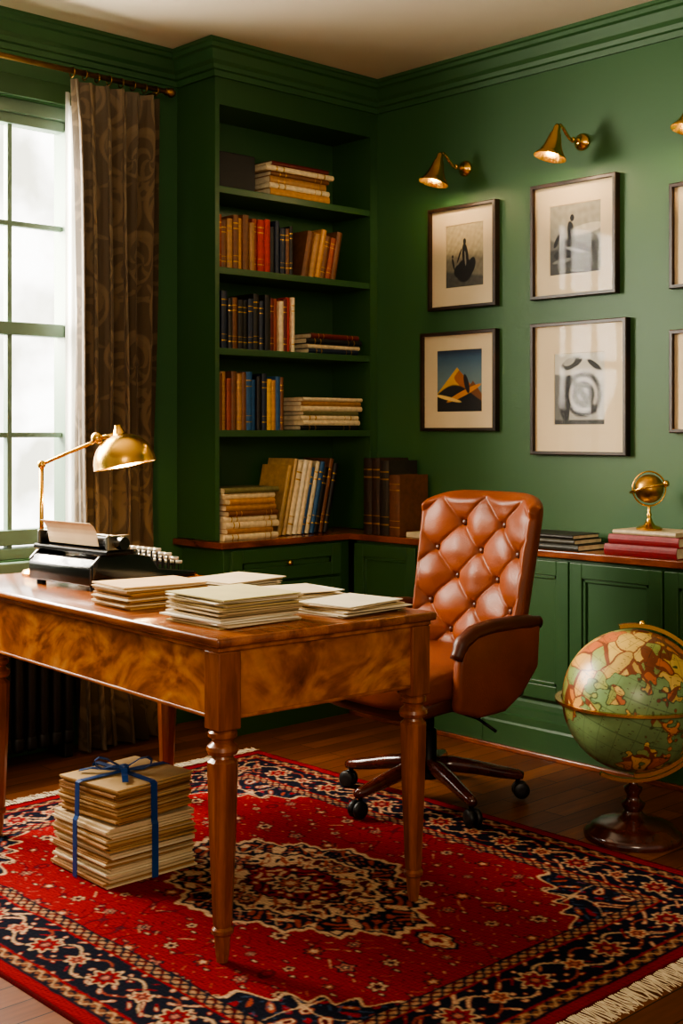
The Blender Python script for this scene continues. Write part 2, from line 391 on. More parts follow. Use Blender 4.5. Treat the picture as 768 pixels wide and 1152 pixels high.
flat(3.64,2.23,[(OC,.032,'tan'),(CR,.022,'pale'),(TN,.03,'tan'),(BR,.02,'brown'),(CR,.022,'cream'),(MR,.018,'dark red')],F,'books lying on the top shelf','lying in a stack on the top shelf',L=.37,d0=.2)
g='books standing on the second shelf'
y=row(3.19,1.90,[(RU,.03,'rust'),(BR,.026,'brown'),(TN,.028,'tan'),(BR,.028,'brown'),(OC,.022,'ochre'),(BR,.032,'brown'),(TN,.024,'tan'),(RU,.024,'rust'),(RD,.036,'red'),(RD,.03,'red'),(BK,.026,'black'),(NV,.022,'navy'),(NV,.03,'navy'),(BR,.02,'brown'),(BK,.018,'black')],F,g,.222,'standing on the second shelf')
row(y+.06,1.90,[(BR,.034,'brown'),(TN,.03,'tan'),(OC,.028,'ochre'),(BR,.034,'brown'),(RU,.03,'rust'),(BR,.03,'brown')],F,'leaning books on the second shelf',.21,'leaning on the second shelf',lean=-.2)
y=row(3.19,1.57,[(BK,.026,'black'),(NV,.03,'navy'),(BK,.022,'black'),(BR,.028,'brown'),(BK,.03,'black'),(BK,.026,'black'),(NV,.028,'navy'),(BK,.03,'black'),(NV,.024,'navy'),(BK,.03,'black'),(MR,.026,'maroon'),(RU,.022,'rust'),(CR,.024,'cream'),(MR,.022,'maroon'),(RD,.022,'red'),(CR,.018,'cream')],F,'books standing on the third shelf',.232,'standing on the third shelf')
flat(3.85,1.57,[(NV,.022,'navy'),(CR,.018,'cream'),(BK,.024,'black'),(MR,.022,'maroon')],F,'books lying on the third shelf','lying in a stack on the third shelf',L=.32,d0=.18)
y=row(3.19,1.234,[(BR,.026,'brown'),(TN,.026,'tan'),(RU,.024,'rust'),(BR,.026,'brown'),(TN,.024,'tan'),(BR,.022,'brown'),(BL,.034,'blue'),(BL,.026,'blue'),(BK,.024,'black'),(NV,.026,'navy'),(YE,.026,'yellow'),(OC,.022,'ochre'),(BL,.026,'blue'),(BR,.02,'brown')],F,'books standing on the fourth shelf',.235,'standing on the fourth shelf')
flat(3.83,1.234,[(BK,.02,'black'),(CR,.022,'cream'),(CR,.02,'pale'),(OL,.018,'olive'),(CR,.022,'cream'),(TN,.02,'tan'),(CR,.016,'cream')],F,'books lying on the fourth shelf','lying in a stack on the fourth shelf',L=.36,d0=.18)
flat(3.345,.782,[(CR,.024,'cream'),(TN,.022,'tan'),(CR,.026,'pale'),(CR,.022,'cream'),(BR,.022,'brown'),(TN,.024,'tan'),(OC,.024,'ochre'),(CR,.022,'cream'),(OL,.022,'olive')],F+.04,'books piled on the wooden ledge','piled on the wooden ledge',L=.275,d0=.2)
row(3.515,.782,[((170,138,84),.024,'tan'),((176,146,96),.02,'tan'),(CR,.03,'cream'),((228,216,188),.026,'white'),(CR,.024,'cream'),(BL,.02,'blue'),((204,192,160),.022,'pale'),(BL,.024,'blue'),(BK,.03,'black'),(BR,.024,'brown'),(BK,.024,'black')],F,'tall leaning books and folders on the ledge',.33,'leaning on the wooden ledge',lean=-.22,d0=.19)
def cbook(x,y,z,t,h,d,c,lab,rz=-pi/2):
    return book((x,y,z+.0005),t,h,d,c,(0,0,rz),True,lab,'tall dark books on the ledge')
xx=-3.985
for t,h,c,n in ((.05,.33,(44,32,28),'black'),(.046,.33,(52,34,26),'dark brown'),(.052,.32,(42,36,32),'black'),(.062,.26,(104,64,42),'brown leather')):
    cbook(xx+t/2,3.885,.782,t,h,.18,c,'tall %s bound book standing on the ledge'%n); xx+=t+.003
o=boxes('notepad',[(-.13,.13,-.07,.07,0,.02)],PAPER,None,bev=.002,loc=(-3.60,3.96,.7825)); tag(o,'small stack of cream paper on the ledge','notepad')
def fl2(xc,yf,z,t,h,d,c,lab,grp,rz=-pi/2):
    m=Matrix.Rotation(rz,4,'Z')@Matrix.Rotation(pi/2,4,'X')
    o=book((0,0,0),t,h,d,c,(0,0,0),False,lab,grp)
    o.location=Vector((xc+h/2,yf,z+t/2+.0005)); o.rotation_euler=m.to_euler(); return o
fl2(-2.98,3.87,.782,.022,.30,.19,(40,42,34),'dark green book lying on the ledge','flat books on the ledge')
fl2(-2.99,3.875,.8048,.018,.28,.18,(60,56,44),'olive grey book lying on the ledge','flat books on the ledge')
fl2(-2.99,3.88,.8236,.016,.26,.17,(34,30,26),'black book lying on the ledge','flat books on the ledge')
fl2(-2.56,3.865,.782,.04,.30,.19,(130,26,32),'crimson book lying under the brass ornament','red books on the ledge')
fl2(-2.55,3.87,.8228,.034,.29,.19,(138,38,44),'red cloth book lying under the brass ornament','red books on the ledge')
fl2(-2.55,3.875,.8576,.016,.26,.18,(205,185,150),'cream book lying under the brass ornament','red books on the ledge')

# ================================================================= BRASS ARMILLARY ORNAMENT
a=thing('brass_armillary_globe','small brass globe ornament with ring on a turned stand','ornament',(-2.575,3.95,.8745))
lathe('base',[(.045,0),(.047,.006),(.038,.012),(.02,.018),(.012,.03),(.007,.045),(.010,.055),(.006,.062),(.006,.085)],BRASS,a,28)
lathe('globe_sphere',[(0.0001,-.052)]+[(.052*math.cos(t),.052*math.sin(t)) for t in np.linspace(-1.5,1.5,20)]+[(0.0001,.052)],pbr('engraved_brass',(190,146,76),.34,1,var=.4,vs=30),a,32,loc=(0,0,.148))
tube('ring',[(.068*math.cos(t),.066*math.sin(t),.148+.018*math.cos(t)) for t in np.linspace(0,2*pi,48,endpoint=False)],.004,BRASS,a,8,True)
tube('meridian',[(.060*math.cos(t)*.7,.060*math.cos(t)*.7,.148+.062*math.sin(t)) for t in np.linspace(0,2*pi,48,endpoint=False)],.003,BRASS,a,8,True)
lathe('ring_knob',[(.0001,-.014),(.010,-.008),(.012,0),(.010,.008),(.0001,.014)],BRASS,a,16,loc=(.070,0,.168))

# ================================================================= PICTURES
def S(a,b,x): 
    t=np.clip((x-a)/(b-a),0,1); return t*t*(3-2*t)
def blend(C,mask,col): 
    m=np.clip(mask,0,1)[...,None]; return C*(1-m)+lin(col)*m
def ell(u,v,cx,cy,rx,ry,a=0,s=.08):
    c,sn=math.cos(a),math.sin(a); x=(u-cx)*c+(v-cy)*sn; y=-(u-cx)*sn+(v-cy)*c
    r=np.sqrt((x/rx)**2+(y/ry)**2); return 1-S(1-s,1+s,r)
def artA(u,v):
    C=np.zeros(u.shape+(3,))+lin((176,164,134)); C=blend(C,(v<.55)*S(.6,.4,v),(128,120,102))
    C=blend(C,S(.30,.24,v+.12*u),(84,82,76))
    for e in ((.5,.26,.22,.18,.3),(.52,.48,.08,.22,.15),(.5,.72,.04,.05,0),(.68,.32,.09,.15,-.5),(.34,.26,.12,.10,.3)): C=blend(C,ell(u,v,*e),(24,24,24))
    C=blend(C,ell(u,v,.36,.5,.02,.13,-.5),(40,36,30)); C=blend(C,ell(u,v,.2,.38,.025,.1,.3),(40,38,34)); C=blend(C,ell(u,v,.18,.5,.025,.025),(50,46,40))
    C=blend(C,ell(u,v,.52,.45,.02,.12,.1)*.8,(150,146,136)); return C*(1+.08*snoise([u,v],60,12,1))[...,None]
def artB(u,v):
    C=np.zeros(u.shape+(3,))+lin((150,146,132)); C=blend(C,S(.55,.5,v+.06*np.sin(7*u)),(100,98,90)); C=blend(C,S(.38,.34,v-.1*u),(62,62,58))
    C=blend(C,ell(u,v,.7,.62,.35,.07,.1),(196,188,168))
    for e in ((.45,.40,.28,.09,-.25),(.42,.58,.07,.18,.15),(.44,.80,.04,.05,0),(.3,.3,.22,.08,.1),(.75,.35,.14,.09,.5),(.15,.5,.04,.12,-.6)): C=blend(C,ell(u,v,*e),(18,18,19))
    C=blend(C,ell(u,v,.5,.34,.2,.025,-.25),(150,148,138)); C=blend(C,ell(u,v,.25,.2,.2,.03,.1),(120,120,110)); return C*(1+.08*snoise([u,v],50,12,2))[...,None]
def artC(u,v):
    C=np.zeros(u.shape+(3,))+lin((60,92,120)); C=blend(C,S(.95,.5,v),(104,128,136)); C=blend(C,S(.85,1.0,v),(30,48,74))
    h=.72-1.5*np.abs(u-.45)*.62; C=blend(C,S(.0,.01,h-v),(216,164,62)); C=blend(C,S(0,.01,h-v)*(u>.45+.06*np.sin(20*v)),(170,98,38))
    h2=.5-1.1*np.abs(u-.8); C=blend(C,S(.0,.01,h2-v),(120,74,38))
    C=blend(C,S(.3,.27,v-.15*np.sin(4*u)),(30,30,32)); C=blend(C,ell(u,v,.6,.3,.4,.045,.35),(206,136,54)); C=blend(C,ell(u,v,.25,.22,.3,.03,-.2),(224,190,114)); C=blend(C,ell(u,v,.66,.45,.05,.16,.3),(28,26,30))
    return C
def artD(u,v):
    C=np.zeros(u.shape+(3,))+lin((168,164,150)); C=blend(C,(u<.3)*1.0,(104,104,98)); C=blend(C,S(.7,.72,v+.1*u),(188,184,170)); C=blend(C,ell(u,v,.35,.86,.22,.08,.3),(52,52,50)); C=blend(C,ell(u,v,.30,.88,.12,.05,.3),(160,156,146))
    for r,c in ((.37,(16,16,16)),(.28,(182,178,166)),(.22,(20,20,20)),(.1,(190,188,176))): C=blend(C,ell(u,v,.58,.42,r,r*.85),c)
    C=blend(C,ell(u,v,.58,.42,.06,.36,.8),(18,18,18)); C=blend(C,ell(u,v,.2,.25,.1,.2,.2),(26,26,26)); C=blend(C,ell(u,v,.25,.6,.12,.05,.9),(20,20,20)); C=blend(C,ell(u,v,.8,.82,.16,.04,-.5),(26,26,26)); C=blend(C,S(.08,.06,v),(50,50,48))
    return C
ARTM=attrmat('art_print',.6,0,0,40,vr=.08)
MATB=pbr('mount_board',(218,200,168),.75,var=.03,vs=3)
gp=bpy.data.materials.new('picture_glass'); gp.use_nodes=True; nt=gp.node_tree; nt.nodes.clear()
oo=nt.nodes.new('ShaderNodeOutputMaterial'); tr=nt.nodes.new('ShaderNodeBsdfTransparent'); gl=nt.nodes.new('ShaderNodeBsdfGlossy'); gl.inputs['Roughness'].default_value=.03
mx=nt.nodes.new('ShaderNodeMixShader'); fr=nt.nodes.new('ShaderNodeFresnel'); fr.inputs[0].default_value=1.18
nt.links.new(fr.outputs[0],mx.inputs[0]); nt.links.new(tr.outputs[0],mx.inputs[1]); nt.links.new(gl.outputs[0],mx.inputs[2]); nt.links.new(mx.outputs[0],oo.inputs[0])
def picture(x0,x1,z0,z1,art,fr,label):
    cx,cz=(x0+x1)/2,(z0+z1)/2; w,h=(x1-x0)/2,(z1-z0)/2
    p=thing('framed_picture',label,'picture',(cx,YP-.001,cz),group='framed prints on the green wall')
    t=.014; y0=-.03
    v=[];f=[]
    for (a,b,yy) in ((w,h,0),(w,h,y0+.003),(w-.003,h-.003,y0),(w-t,h-t,y0),(w-t,h-t,0)):
        v+=[(-a,yy,-b),(a,yy,-b),(a,yy,b),(-a,yy,b)]
    for i in range(4):
        for j in range(4): k=(j+1)%4; f.append((i*4+j,i*4+k,(i+1)*4+k,(i+1)*4+j))
    mesh('frame',v,f,FRAMEW,p)
    a,b=w-t,h-t
    u0,u1,v0,v1=fr; px0,px1=-a+2*a*u0,-a+2*a*u1; pz0,pz1=-b+2*b*v0,-b+2*b*v1
    v=[(-a,-.012,-b),(a,-.012,-b),(a,-.012,b),(-a,-.012,b),(px0,-.012,pz0),(px1,-.012,pz0),(px1,-.012,pz1),(px0,-.012,pz1)]
    e=.002; v+=[(px0+e,-.010,pz0+e),(px1-e,-.010,pz0+e),(px1-e,-.010,pz1-e),(px0+e,-.010,pz1-e)]
    f=[(j,(j+1)%4,4+(j+1)%4,4+j) for j in range(4)]+[(4+j,4+(j+1)%4,8+(j+1)%4,8+j) for j in range(4)]
    mesh('mount',v,f,MATB,p)
    n,m=130,110
    vv,uu=np.meshgrid(np.linspace(0,1,n),np.linspace(0,1,m),indexing='ij')
    P=np.stack([px0+(px1-px0)*uu,np.full_like(uu,-.0095),pz0+(pz1-pz0)*vv],-1)
    colgrid('print',P,np.clip(art(uu,vv),0,1),ARTM,p,False)
    mesh('glass',[(-a,-.016,-b),(a,-.016,-b),(a,-.016,b),(-a,-.016,b)],[(0,1,2,3)],gp,p)
picture(-3.765,-3.385,1.75,2.19,artA,(.22,.82,.19,.84),'dark-framed sepia print of a robed figure, cream mount')
picture(-3.204,-2.795,1.755,2.214,artB,(.19,.83,.18,.82),'dark-framed grey print of a resting figure, cream mount')
picture(-3.81,-3.385,1.23,1.655,artC,(.18,.82,.17,.84),'dark-framed print of an orange mountain under blue sky')
picture(-3.204,-2.748,1.136,1.66,artD,(.22,.78,.21,.78),'large dark-framed black and white abstract print')
picture(-2.564,-2.15,1.75,2.135,artA,(.18,.80,.17,.84),'dark-framed sepia print partly out of view')
picture(-2.564,-2.15,1.223,1.60,artB,(.18,.80,.17,.84),'dark-framed monochrome print partly out of view')
bm_=bpy.data.materials.new('lit_bulb'); bm_.use_nodes=True; b=bm_.node_tree.nodes['Principled BSDF']; b.inputs['Emission Color'].default_value=(1,.72,.38,1); b.inputs['Emission Strength'].default_value=14
def ball(name,p,r,m,par,segs=20):
    return lathe(name,[(.0001,-r)]+[(r*math.cos(t),r*math.sin(t)) for t in np.linspace(-1.4,1.4,10)]+[(.0001,r)],m,par,segs,loc=p)
def plight(name,loc,e,col,r):
    ld=bpy.data.lights.new(name,'POINT'); ld.energy=e; ld.color=col; ld.shadow_soft_size=r
    lo=bpy.data.objects.new(name,ld); lo.location=loc; COL.objects.link(lo)
def sconce(x,z):
    s=thing('wall_sconce','brass wall sconce with conical shade above the pictures','wall lamp',(x,YP-.001,z),group='brass picture sconces')
    lathe('wall_plate',[(.034,0),(.034,.006),(.028,.012),(.014,.018),(.01,.03),(.0001,.032)],BRASS,s,32,rot=(pi/2,0,0))
    tube('arm',[(0,-.02,0),(0,-.05,-.004),(0,-.08,.0),(0,-.105,.018),(0,-.122,.035),(0,-.14,.045),(-.003,-.155,.035)],.0065,BRASS,s,12)
    lathe('lamp_shade',[(.0001,.012),(.008,.010),(.013,0),(.016,-.02),(.022,-.03),(.027,-.05),(.036,-.08),(.050,-.105),(.062,-.118),(.063,-.123),(.058,-.118),(.046,-.10),(.032,-.078),(.022,-.05),(.0001,-.04)],BRASS,s,40,loc=(-.004,-.155,.036),rot=(-.22,.12,0))
    lathe('joint',[(.0001,-.012),(.009,-.008),(.012,0),(.009,.008),(.0001,.012)],BRASS,s,16,loc=(0,-.06,0))
    ball('bulb',(-.012,-.173,-.045),.014,bm_,s,14)
    plight('sconce_light',(x-.018,YP-.186,z-.085),3.4,(1,.72,.42),.02)
for x,z in ((-3.57,2.345),(-2.968,2.358),(-2.37,2.36)): sconce(x,z)

# ================================================================= CURTAIN
def curtain():
    c=thing('curtain','long dark taupe brown damask curtain hanging beside the window','curtain',(-4.235,2.77,0))
    n,m=700,460
    ZT=2.572
    zz,s=np.meshgrid(np.linspace(.008,ZT,n),np.linspace(0,1,m),indexing='ij')
    t=zz/ZT
    wl=np.interp(zz,[0,.25,1.2,2.2,ZT],[.165,.17,.18,.19,.20]); wr=np.interp(zz,[0,.25,1.2,2.2,ZT],[.24,.20,.185,.20,.215])
    k=6
    ph=2*pi*k*s+.7*np.sin(3*t+5*s)*(1-t)
    amp=np.interp(zz,[0,.3,1.5,2.4,ZT],[.078,.074,.066,.05,.028])
    y=-wl+(wl+wr)*s+.016*np.sin(2*ph)*(.6+.4*np.sin(5*s))
    wv=np.sin(ph); wv=np.sign(wv)*np.abs(wv)**.8
    x=amp*wv*(.75+.25*np.sin(13*s+2*t))+.005*np.sin(9*t+7*s)
    P=np.stack([x,y,zz],-1)
    a=s*1.25; b=zz
    a=a+.006*snoise([s*1.25,zz],25,6,71); b=b+.006*snoise([s*1.25,zz],25,6,72)
    base=np.zeros(a.shape+(3,))+lin((80,66,46))
    pt=np.zeros_like(a)
    for i in range(-1,9):
        for j in range(-1,14):
            cx=i*.19+(j%2)*.095+.012*math.sin(3*i+5*j); cy=j*.205+.05
            dx=a-cx; dy=b-cy; sg=1 if (i+j)%2 else -1
            r=np.sqrt(dx*dx+(dy*.60)**2); th=np.arctan2(dy*.60,dx*sg)
            edge=.062*(1+.42*np.sin(th+.8))
            ins=1-S(edge*.96,edge*1.04,r)
            rim=S(edge*.76,edge*.82,r)*ins
            sp=S(.1,.5,np.sin(4*th+r*130))
            pt=np.maximum(pt,np.maximum(rim,ins*sp*.8))
            for (ox,oy,rx,ry,an) in ((.075,.095,.010,.038,.7),(.10,.06,.009,.034,1.2),(.05,-.105,.010,.036,-.6),(-.07,.09,.008,.03,-1.0)):
                ux=dx*sg-ox; uy=dy-oy; cc,ss=math.cos(an),math.sin(an)
                lf=np.sqrt(((ux*cc-uy*ss)/rx)**2+((ux*ss+uy*cc)/ry)**2); pt=np.maximum(pt,(1-S(.8,1.1,lf))*.8)
    C=base*(1-.5*pt[...,None])+.5*pt[...,None]*lin((136,114,84))
    colgrid('curtain_panel',P,C,attrmat('damask_fabric',.6,0,.3,500,.1),c)
    n,m=60,80
    zz,s=np.meshgrid(np.linspace(.70,2.55,n),np.linspace(0,1,m),indexing='ij')
    P=np.stack([-4.335+.006*np.sin(30*s),2.61+.18*s,zz],-1)
    sm=bpy.data.materials.new('sheer_voile'); sm.use_nodes=True; nt=sm.node_tree; b=nt.nodes['Principled BSDF']; b.inputs['Base Color'].default_value=(.9,.89,.84,1); b.inputs['Roughness'].default_value=.9
    tl=nt.nodes.new('ShaderNodeBsdfTranslucent'); tl.inputs[0].default_value=(.95,.93,.88,1); mx=nt.nodes.new('ShaderNodeMixShader'); mx.inputs[0].default_value=.6
    nt.links.new(b.outputs[0],mx.inputs[1]); nt.links.new(tl.outputs[0],mx.inputs[2]); nt.links.new(mx.outputs[0],nt.nodes['Material Output'].inputs[0])
    o=colgrid('sheer_curtain',P,np.ones(P.shape),sm); tag(o,'narrow white sheer curtain at the window edge','curtain')
    r=thing('curtain_rod','dark bronze curtain rod with turned finial over the window','curtain rod',(-4.235,2.77,2.605))
    tube('rod',[(0,-1.9,0),(0,.24,0)],.011,BRASSD,r)
    lathe('finial',[(.012,0),(.016,.004),(.010,.01),(.018,.022),(.020,.032),(.014,.044),(.0001,.052)],BRASSD,r,20,loc=(0,.24,0),rot=(-pi/2,0,0))
    tube('bracket',[(-.124,.225,0),(0,.225,0)],.007,BRASSD,r)
    for i in range(8):
        yy=-.19+i*.055
        tube('curtain_ring',[(.018*math.sin(q),yy,-.006+.018*math.cos(q)) for q in np.linspace(0,2*pi,20,endpoint=False)],.0025,BRASSD,r,6,True)
curtain()

# ================================================================= RADIATOR
r=thing('radiator','black cast-iron column radiator below the window','radiator',(-4.25,2.1,0))
def section(y):
    bm=bmesh.new()
    for dx in (-.05,0,.05):
        addbox(bm,dx-.016,dx+.016,y-.018,y+.018,.06,.60,bev=.012,seg=3)
    addbox(bm,-.068,.068,y-.022,y+.022,.58,.64,bev=.014,seg=3); addbox(bm,-.068,.068,y-.022,y+.022,.05,.11,bev=.014,seg=3)
    return bm
first=bmobj('radiator_section',section(0),IRON,r,True,loc=(0,-.6,0))
for i in range(1,21):
    o=first.copy(); o.location=(0,-.6+.052*i,0); COL.objects.link(o); o.parent=r
for y in (-.6,.44): boxes('foot',[(-.06,.06,y-.02,y+.02,0,.06)],IRON,r,bev=.006)

# ================================================================= RUG
def rug():
    RX0,RX1,RY0,RY1=-3.77,-1.60,1.40,3.12
    hx,hy=(RX1-RX0)/2,(RY1-RY0)/2; cx,cy=(RX0+RX1)/2,(RY0+RY1)/2
    st=.0028; m=int(2*hx/st); n=int(2*hy/st)
    Y0,X0=np.meshgrid(np.linspace(-hy,hy,n),np.linspace(-hx,hx,m),indexing='ij')
    X=X0+.0035*snoise([X0,Y0],22,6,60); Y=Y0+.0035*snoise([X0,Y0],22,6,61)
    ax,ay=np.abs(X),np.abs(Y)
    RED=(124,19,23);NAVY=(19,20,31);CRM=(184,150,116);RST=(140,62,44);DR=(78,12,16);PNK=(162,96,78);BLU=(50,66,90)
    e=np.minimum(hx-ax,hy-ay)*1.14
    C=np.zeros(X.shape+(3,))+lin(RED)
    def put(mask,c,a=1.0):
        nonlocal C
        mk=(np.clip(mask.astype(float),0,1)*a)[...,None]; C=C*(1-mk)+lin(c)*mk
    side=(hx-ax)<(hy-ay)
    run=np.where(side,Y,X)
    fx,fy=ax,ay
    fil=np.sin(46*fx+2.4*np.sin(31*fy))*np.sin(44*fy+2.4*np.sin(27*fx))
    fil2=np.sin(88*fx+3*np.sin(50*fy)+1)*np.sin(84*fy+3*np.sin(47*fx))
    def rosette(x,y,cx_,cy_,R,cols,k=6,ph=0):
        dx=x-cx_; dy=y-cy_; rr=np.sqrt(dx*dx+dy*dy)
        if not (rr<R*1.3).any(): return
        th=np.arctan2(dy,dx); rp=rr/(R*(.80+.20*np.cos(k*th+ph)))
        for lim,c in cols: put(rp<lim,c)
    vine=np.abs(np.sin(17*fx+2.2*np.sin(13*fy))+np.sin(19*fy+2.2*np.sin(15*fx)))
    put(vine<.025,NAVY,.6)
    put((fil2>.965),PNK,.8); put((fil2<-.965),NAVY,.9)
    put((fil>.98),CRM,.8)
    for i in range(7):
        for j in range(6):
            x_=.08+i*.125+(j%2)*.06+.012*math.sin(7*i+3*j); y_=.06+j*.105+.012*math.sin(5*i+j)
            R=.017+.013*((i*3+j)%3)/2
            cl=[[(1,NAVY),(.8,CRM),(.5,DR),(.25,NAVY)],[(1,NAVY),(.72,RST),(.4,CRM)],[(1,NAVY),(.75,PNK),(.45,NAVY),(.2,CRM)]][(i+2*j)%3]
            rosette(ax,ay,x_,y_,R,cl,5+(i+j)%3)
            for s in (-1,1):
                lx=x_+s*.036; ly=y_+s*.020
                d=np.sqrt(((ax-lx)/.014)**2+((ay-ly)/.0055)**2); put(d<1,NAVY); put(d<.55,CRM if s>0 else PNK)
    inX,inY=hx-.29,hy-.29
    q=((inX-ax)/.30+(inY-ay)/.24)
    ang=np.arctan2(inY-ay,inX-ax)
    sc=q*(1+.09*np.cos(18*ang))
    inner=(sc<1)
    put((sc<1.07),CRM); put(sc<1.02,NAVY)
    put(inner&(fil>.4),RST); put(inner&(fil>.62),CRM); put(inner&(fil<-.7),RED); put(inner&(np.abs(fil2)>.88),BLU,.9); put(inner&(vine<.07),CRM,.9); put(inner&(fil>.85),DR)
    MX=X-.09
    rr=np.sqrt((MX/.40)**2+(Y/.27)**2); th=np.arctan2(Y/.27,MX/.40)
    dm=(np.abs(MX)/.50+np.abs(Y)/.35)
    md=.5*rr+.5*dm; md=md*(1+.05*np.cos(16*th)+.02*np.cos(48*th))
    put(md<1.07,CRM); put(md<1.02,NAVY)
    z1=(md<.99)
    put(z1&(fil2>.35),RST); put(z1&(fil>.4),CRM); put(z1&(vine<.08),CRM,.9); put(z1&(fil2<-.85),PNK)
    put(md<.76,NAVY); put(md<.72,CRM); z2=md<.68
    put(z2&(fil2>.15),NAVY); put(z2&(np.abs(fil)<.10),RST); put(z2&(fil<-.6),DR)
    put(md<.40,NAVY); put(md<.37,RED); z3=md<.35; put(z3&(fil2>.4),CRM); put(z3&(fil2<-.5),NAVY)
    rosette(MX,Y,0,0,.08,[(1,NAVY),(.85,CRM),(.62,NAVY),(.45,RST),(.22,CRM)],8)
    for s in (-1,1):
        rosette(MX,Y,s*.25,0,.045,[(1,NAVY),(.8,PNK),(.5,NAVY),(.25,CRM)],6)
        rosette(MX,Y,0,s*.165,.04,[(1,NAVY),(.8,PNK),(.5,NAVY),(.25,CRM)],6)
        d=np.abs(MX-s*.53)/.08+np.abs(Y)/.05; d=d*(1+.1*np.cos(8*np.arctan2(Y,MX-s*.53))); put(d<1,NAVY); put(d<.8,CRM); put((d<.75)&(fil2>0),RST); put(d<.3,RED)
    put(e<.325,NAVY)
    g=(e<.318)&(e>.282); put(g,(150,112,82)); t=np.sin(run*95); put(g&(np.abs((e-.30)/.018+ .8*t)<.35),DR); put(g&(np.abs((e-.30)/.018- .8*t)<.3),NAVY)
    put((e<.282)&(e>.274),RED)
    mb=(e<.274)&(e>.10); put(mb,NAVY)
    v1=np.abs((e-.188)-.055*np.sin(run*2*pi/.26)); put(mb&(v1<.0046),CRM,.85)
    v2=np.abs((e-.188)+.055*np.sin(run*2*pi/.26)); put(mb&(v2<.0040),RST,.85)
    b1=np.sin(62*run+2*np.sin(40*e))*np.sin(70*e+2*np.sin(44*run)); put(mb&(b1>.78),PNK); put(mb&(b1>.90),CRM); put(mb&(b1<-.80),RED); put(mb&(b1<-.94),CRM)
    rm=(run/.13); kk=np.round(rm); dxr=(rm-kk)*.13; odd=(np.mod(kk,2)==0)
    dyr=(e-.188)/1.14
    r2=np.sqrt(dxr**2+dyr**2); th2=np.arctan2(dyr,dxr)
    Rr=np.where(odd,.054,.034); rp=r2/(Rr*(.82+.18*np.cos(np.where(odd,8,6)*th2)))
    put(mb&(rp<1),NAVY); put(mb&(rp<.90),CRM); put(mb&(rp<.72)&odd,NAVY); put(mb&(rp<.67)&odd,RED); put(mb&(rp<.66)&~odd,RST); put(mb&(rp<.36),NAVY); put(mb&(rp<.22),PNK)
    put((e<.10)&(e>.092),RED)
    g=(e<.092)&(e>.058); put(g,(112,68,46)); put(g&(np.abs((e-.075)/.017+ .8*np.sin(run*110))<.35),NAVY); put(g&(np.abs((e-.075)/.017- .8*np.sin(run*110))<.3),(160,124,90))
    put(e<.058,NAVY); put(e<.048,RED); put(e<.012,DR)
    C=(C+np.roll(C,1,0)+np.roll(C,-1,0)+np.roll(C,1,1)+np.roll(C,-1,1))/5
    C=C*(1+.20*snoise([X0,Y0],500,8,4)+.10*snoise([X0,Y0],9,6,5))[...,None]
    Z=.0065+.0004*np.clip(snoise([X0,Y0],420,6,9),-2,2)
    Z[0,:]=Z[-1,:]=0.0002; Z[:,0]=Z[:,-1]=0.0002
    P=np.stack([X0+.004*np.sin(3*Y0),Y0+.005*np.sin(2.4*X0+1),Z],-1)
    rg=thing('persian_rug','red and navy floral medallion rug with cream fringe','rug',(cx,cy,0))
    colgrid('rug_pile',P,np.clip(C,0.002,1),attrmat('wool_pile',1.0,0,.4,700,0,.05),rg)
    FR=pbr('fringe_cotton',(212,196,165),.9,var=.15,vs=60)
    for s in (-1,1):
        v=[];f=[]
        N=230
        for i in range(N):
            y0=-hy+.006+(2*hy-.012)*i/(N-1)
            for k in range(2):
                w=.0016; yy=y0+random.uniform(-.002,.002); dy=random.uniform(-.014,.014); Lf=random.uniform(.05,.072); b=len(v)
                for q in range(5):
                    tt=q/4; xx=s*(hx-.003+Lf*tt); y2=yy+dy*tt*tt; z=.005*(1-tt)+.0022+.0015*math.sin(tt*5+i)
                    ww=w*(1.2-.5*tt); v+=[(xx,y2-ww,z),(xx,y2+ww,z),(xx,y2,z+.0016)]
                for q in range(4):
                    for a_,b_ in ((0,1),(1,2),(2,0)): f.append((b+q*3+a_,b+q*3+b_,b+q*3+3+b_,b+q*3+3+a_))
        o=mesh('fringe',v,f,FR,rg); o['kind']='stuff'; o['label']='cream cotton fringe'
rug()
RZ=.0076

# ================================================================= DESK
dk=thing('writing_desk','polished walnut writing desk with burl apron and turned tapered legs','desk',(-2.32,1.81,RZ),rz=math.radians(-3.5))
LX,LY=-1.2,.60; dz=-RZ
LXT=-1.50
bm=bmesh.new(); addbox(bm,LXT,.045,-.045,LY+.045,.738+dz,.76+dz,bev=.007,seg=3)
bmobj('desk_top',bm,TOPW,dk,True,ang=.7)
boxes('top_moulding',[(LXT+.012,.033,-.033,LY+.033,.726+dz,.7385+dz)],DESK,dk,bev=.003)
hw=.028
for (a,b,c,d) in ((LX+hw,-hw,-.022,-.002),(LX+hw,-hw,LY+.002,LY+.022),(.002,.022,hw,LY-hw),(LX-.022,LX+.002,hw,LY-hw)):
    boxes('apron',[(a,b,c,d,.575+dz,.7255+dz)],BURL,dk,bev=.002)
for (a,b,c,d) in ((LX+hw,-hw,-.025,-.001),(LX+hw,-hw,LY+.001,LY+.025),(.001,.025,hw,LY-hw)):
    boxes('apron_bead',[(a,b,c,d,.567+dz,.576+dz)],DESK,dk,bev=.003)
